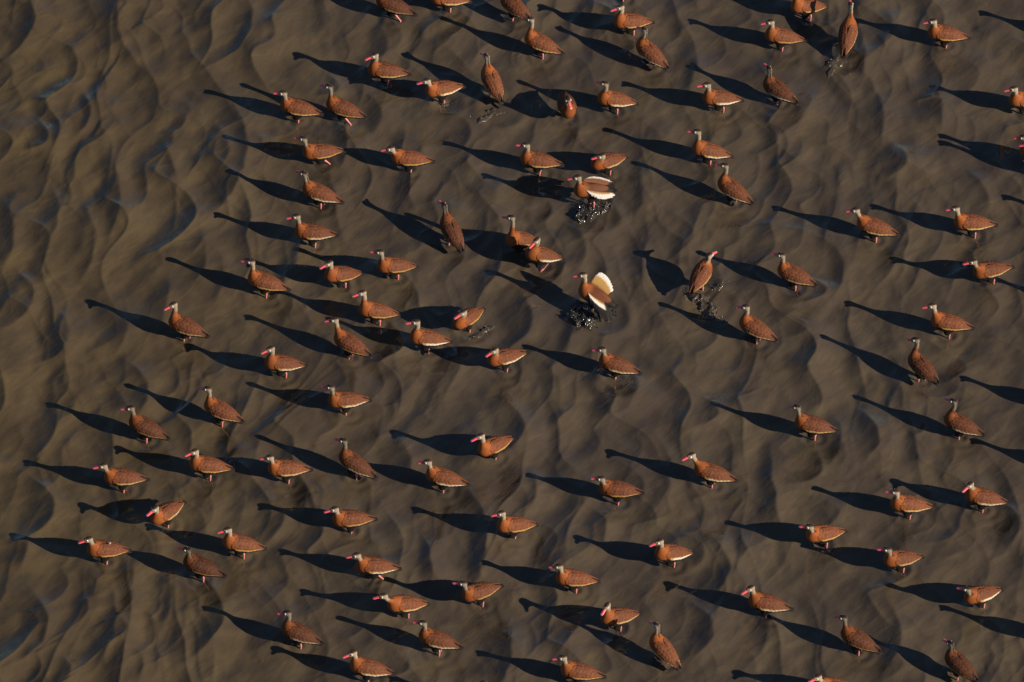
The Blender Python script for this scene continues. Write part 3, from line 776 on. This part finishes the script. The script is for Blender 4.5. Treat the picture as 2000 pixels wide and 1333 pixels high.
# ---------------------------------------------------------------- the ducks
def to_m4(A, t):
    m = Matrix.Identity(4)
    for r in range(3):
        for c in range(3): m[r][c] = float(A[r, c])
        m[r][3] = float(t[r])
    return m
rnd = random.Random(11)
for i, f in enumerate(FLOCK):
    dz = HOP.get(i, 0.0)
    SHADE[0] = DARK.get(i, rnd.uniform(.54, .76))
    A, Hm, hc, bc = duck_frames(f, dz)
    e = bpy.data.objects.new('duck', None); col.objects.link(e); e.empty_display_size = .1
    e.location = (f[0], f[1]-dz, 0); e.rotation_euler = (0, 0, R(f[2]))
    tag(e, LABELS[i], 'duck', 'ducks wading in the shallow river')
    part('body', make_body(f, dz, i*3.1), e)
    bm = to_m4(A, bc)
    if i == 25:
        part('wing', open_wing_mesh(1, -6, .072, -25, (.12, .40, .93), (.060, -.165), (.12, .34, .68, .98, 1.0, .70, .22), .03, .93), e, bm); part('wing', open_wing_mesh(-1, 26, .070, -6, (.52, .58, .90), (.065, -.165), (.2, .5, .8, 1.0, .98, .74, .40), .03, .90), e, bm)
    elif i == 51:
        part('wing', open_wing_mesh(1, -4, .125, -32, (.02, .16, .44), (.055, -.13), (.10, .25, .52, .82, 1.0, .95, .6), .085), e, bm); part('wing', open_wing_mesh(-1, 56, .138, -6, (.06, .62, .96), (.070, -.095), (.55, .86, .99, 1.0, .90, .66, .40), .02, 1.2), e, bm)
    else:
        k = STRIPE.get(i, rnd.choice([0, 0, 0, 1, 1, 2]))
        part('wing', WINGS[(1, k)], e, bm); part('wing', WINGS[(-1, k)], e, bm)
    part('tail', TAIL, e, bm)
    hm = to_m4(Hm, hc)
    sh_ = SHADE[0]; SHADE[0] = .80
    part('bill', BILL, e, hm)
    part('eye', EYE, e, hm @ Matrix.Translation((.009, .0212, .0068)) @ Matrix.Rotation(R(22), 4, 'X'))
    part('eye', EYE, e, hm @ Matrix.Translation((.009, -.0212, .0068)) @ Matrix.Rotation(math.pi, 4, 'Z') @ Matrix.Rotation(R(22), 4, 'X'))
    SHADE[0] = sh_
    wk = WALK.get(i, 0)
    for s in (1, -1):
        kind = wk if (wk and s > 0) else 0
        ox = -.025+(rnd.uniform(-.018, .018) if not wk else -.01*s)
        part('leg', LEGS[kind], e, Matrix.Translation((ox, s*.028, dz*.6)))

    if i == 65:                                                 # a loose downy feather stands up on this one's back
        tv, tf = tube([(-.02, .012, .072), (-.024, .014, .085), (-.029, .016, .096), (-.032, .017, .103)], [.002, .008, .0075, .0015], 8)
        part('tuft', mesh_np('tuft', tv, tf, np.tile(PALE, (len(tv), 1)), M_feather), e, bm)

# ---------------------------------------------------------------- splashes
def splash(name, patches, seed, label, drops, spread):
    """churned sheet of kicked up water: sharp little ridges inside an uneven outline; patches = (x, y, rx, ry, turn deg, height)"""
    r = np.random.RandomState(seed); h = .0042
    P0 = np.array(patches, float); m = np.maximum(P0[:, 2], P0[:, 3]).max()*1.5
    xs = np.arange(P0[:, 0].min()-m, P0[:, 0].max()+m, h); ys = np.arange(P0[:, 1].min()-m, P0[:, 1].max()+m, h)
    XX, YY = np.meshgrid(xs, ys, indexing='ij')
    env = np.zeros_like(XX); top = np.zeros_like(XX)
    for (x, y, rx, ry, tn, hh) in patches:
        ca, sa = math.cos(R(tn)), math.sin(R(tn)); dx, dy = XX-x, YY-y
        q = np.hypot((dx*ca+dy*sa)/rx, (-dx*sa+dy*ca)/ry)*.85+.38*perlin(XX*16+seed, YY*13, 31)+.22*perlin(XX*41, YY*37+seed, 32)
        k = sstep(1.0, .45, q); env = np.maximum(env, k); top = np.maximum(top, k*hh)
    wxs = XX+.045*perlin(XX*9+seed, YY*9, 36)+.014*perlin(XX*26, YY*26+seed, 38); wys = YY+.045*perlin(XX*9, YY*9+seed, 37)+.014*perlin(XX*26+seed, YY*26, 39)
    rid = .22+.62*(1-np.abs(perlin(wxs*9+seed, wys*5.5, 33)))**3+.30*(1-np.abs(perlin(wxs*19, wys*13+seed, 34)))**4+.35*perlin(XX*5, YY*5+seed, 35)
    base = np.interp(XX.ravel(), gx, np.arange(nx)), np.interp(YY.ravel(), gy, np.arange(ny))
    i0 = np.clip(base[0].astype(int), 0, nx-2); j0 = np.clip(base[1].astype(int), 0, ny-2); fa, fb = base[0]-i0, base[1]-j0
    W_ = (Hh[i0, j0]*(1-fa)*(1-fb)+Hh[i0+1, j0]*fa*(1-fb)+Hh[i0, j0+1]*(1-fa)*fb+Hh[i0+1, j0+1]*fa*fb).reshape(XX.shape)
    Z = W_-.006+.010*env+.72*top*rid
    keep = env > .02
    kf = keep[:-1, :-1] | keep[1:, :-1] | keep[1:, 1:] | keep[:-1, 1:]
    I = np.arange(XX.size).reshape(XX.shape)
    F = np.stack([I[:-1, :-1], I[1:, :-1], I[1:, 1:], I[:-1, 1:]], -1)[kf]
    used, inv = np.unique(F.ravel(), return_inverse=True)
    V = np.stack([XX.ravel(), YY.ravel(), Z.ravel()], -1)[used]; F = inv.reshape(-1, 4)
    o = bpy.data.objects.new(name, mesh_np('splash', V, F, None, M_splash if seed < 12 else M_ripple)); col.objects.link(o)
    tag(o, label, 'splash', 'splashes kicked up by the ducks', 'stuff')
    VV, FF = [], []
    ph = (1+5**.5)/2
    ico = np.array([(-1, ph, 0), (1, ph, 0), (-1, -ph, 0), (1, -ph, 0), (0, -1, ph), (0, 1, ph), (0, -1, -ph), (0, 1, -ph), (ph, 0, -1), (ph, 0, 1), (-ph, 0, -1), (-ph, 0, 1)])/math.hypot(1, ph)
    ifc = [(0, 11, 5), (0, 5, 1), (0, 1, 7), (0, 7, 10), (0, 10, 11), (1, 5, 9), (5, 11, 4), (11, 10, 2), (10, 7, 6), (7, 1, 8), (3, 9, 4), (3, 4, 2), (3, 2, 6), (3, 6, 8), (3, 8, 9), (4, 9, 5), (2, 4, 11), (6, 2, 10), (8, 6, 7), (9, 8, 1)]
    hi_ = np.argsort(-(V[:, 2]+r.normal(0, .008, len(V))))[:max(60, len(V)//6)]
    for k in range(drops):
        c = V[hi_[r.randint(len(hi_))]]+r.normal(0, 1, 3)*np.array([spread, spread, .012]); c[2] = max(c[2], wz(c[0], c[1])+.002)
        s = r.uniform(.0012, .0036); b = len(VV)
        VV += list(ico*s*np.array([1, 1, r.uniform(.7, 1.3)])+c); FF += [(a+b, d+b, e_+b) for a, d, e_ in ifc]
    dr = part('droplets', mesh_np('droplets', np.array(VV), np.array(FF), None, M_glint_drop), o); dr['kind'] = 'stuff'
    return o
splash('splash', [(.60, 1.47, .12, .10, 20, .06), (.70, 1.55, .13, .07, 10, .04)],
       5, 'dark glinting splash under the duck with half open wings', 40, .012)
splash('splash', [(.58, .28, .14, .15, 0, .07), (.55, .22, .08, .07, 0, .05), (.72, .30, .13, .10, 20, .04)],
       8, 'large dark glassy splash under the duck with the raised wing at centre', 60, .014)
splash('splash', [(1.60, .36, .055, .17, 22, .04), (1.52, .50, .10, .05, -10, .035), (1.69, .62, .05, .035, 30, .04), (1.66, .20, .10, .05, 0, .025)],
       12, 'muddy streak of splashed water behind the duck facing away to the right', 40, .05)
splash('splash', [(-.13, 2.70, .08, .04, 0, .016), (-.22, 2.62, .10, .03, 40, .010)],
       15, 'small sparkling splash at the tail of the duck left of top middle', 14, .03)
splash('splash', [(2.72, 3.28, .10, .04, 10, .016), (2.66, 3.16, .08, .03, 60, .010)],
       19, 'small splash trailing below the tall duck at top right', 18, .04)
splash('splash', [(-.20, .14, .07, .035, 30, .014), (-.30, .06, .05, .02, 0, .010)],
       23, 'little sparkling splash beside the duck turned towards the camera near centre', 14, .02)
splash('splash', [(-2.25, -1.42, .03, .05, 0, .018)],
       27, 'glinting bubbles at the tail of a duck at lower left', 10, .01)
splash('splash', [(-.56, 2.80, .05, .03, 0, .016)],
       29, 'small foamy splash at the feet of the duck with low tucked neck', 10, .012)
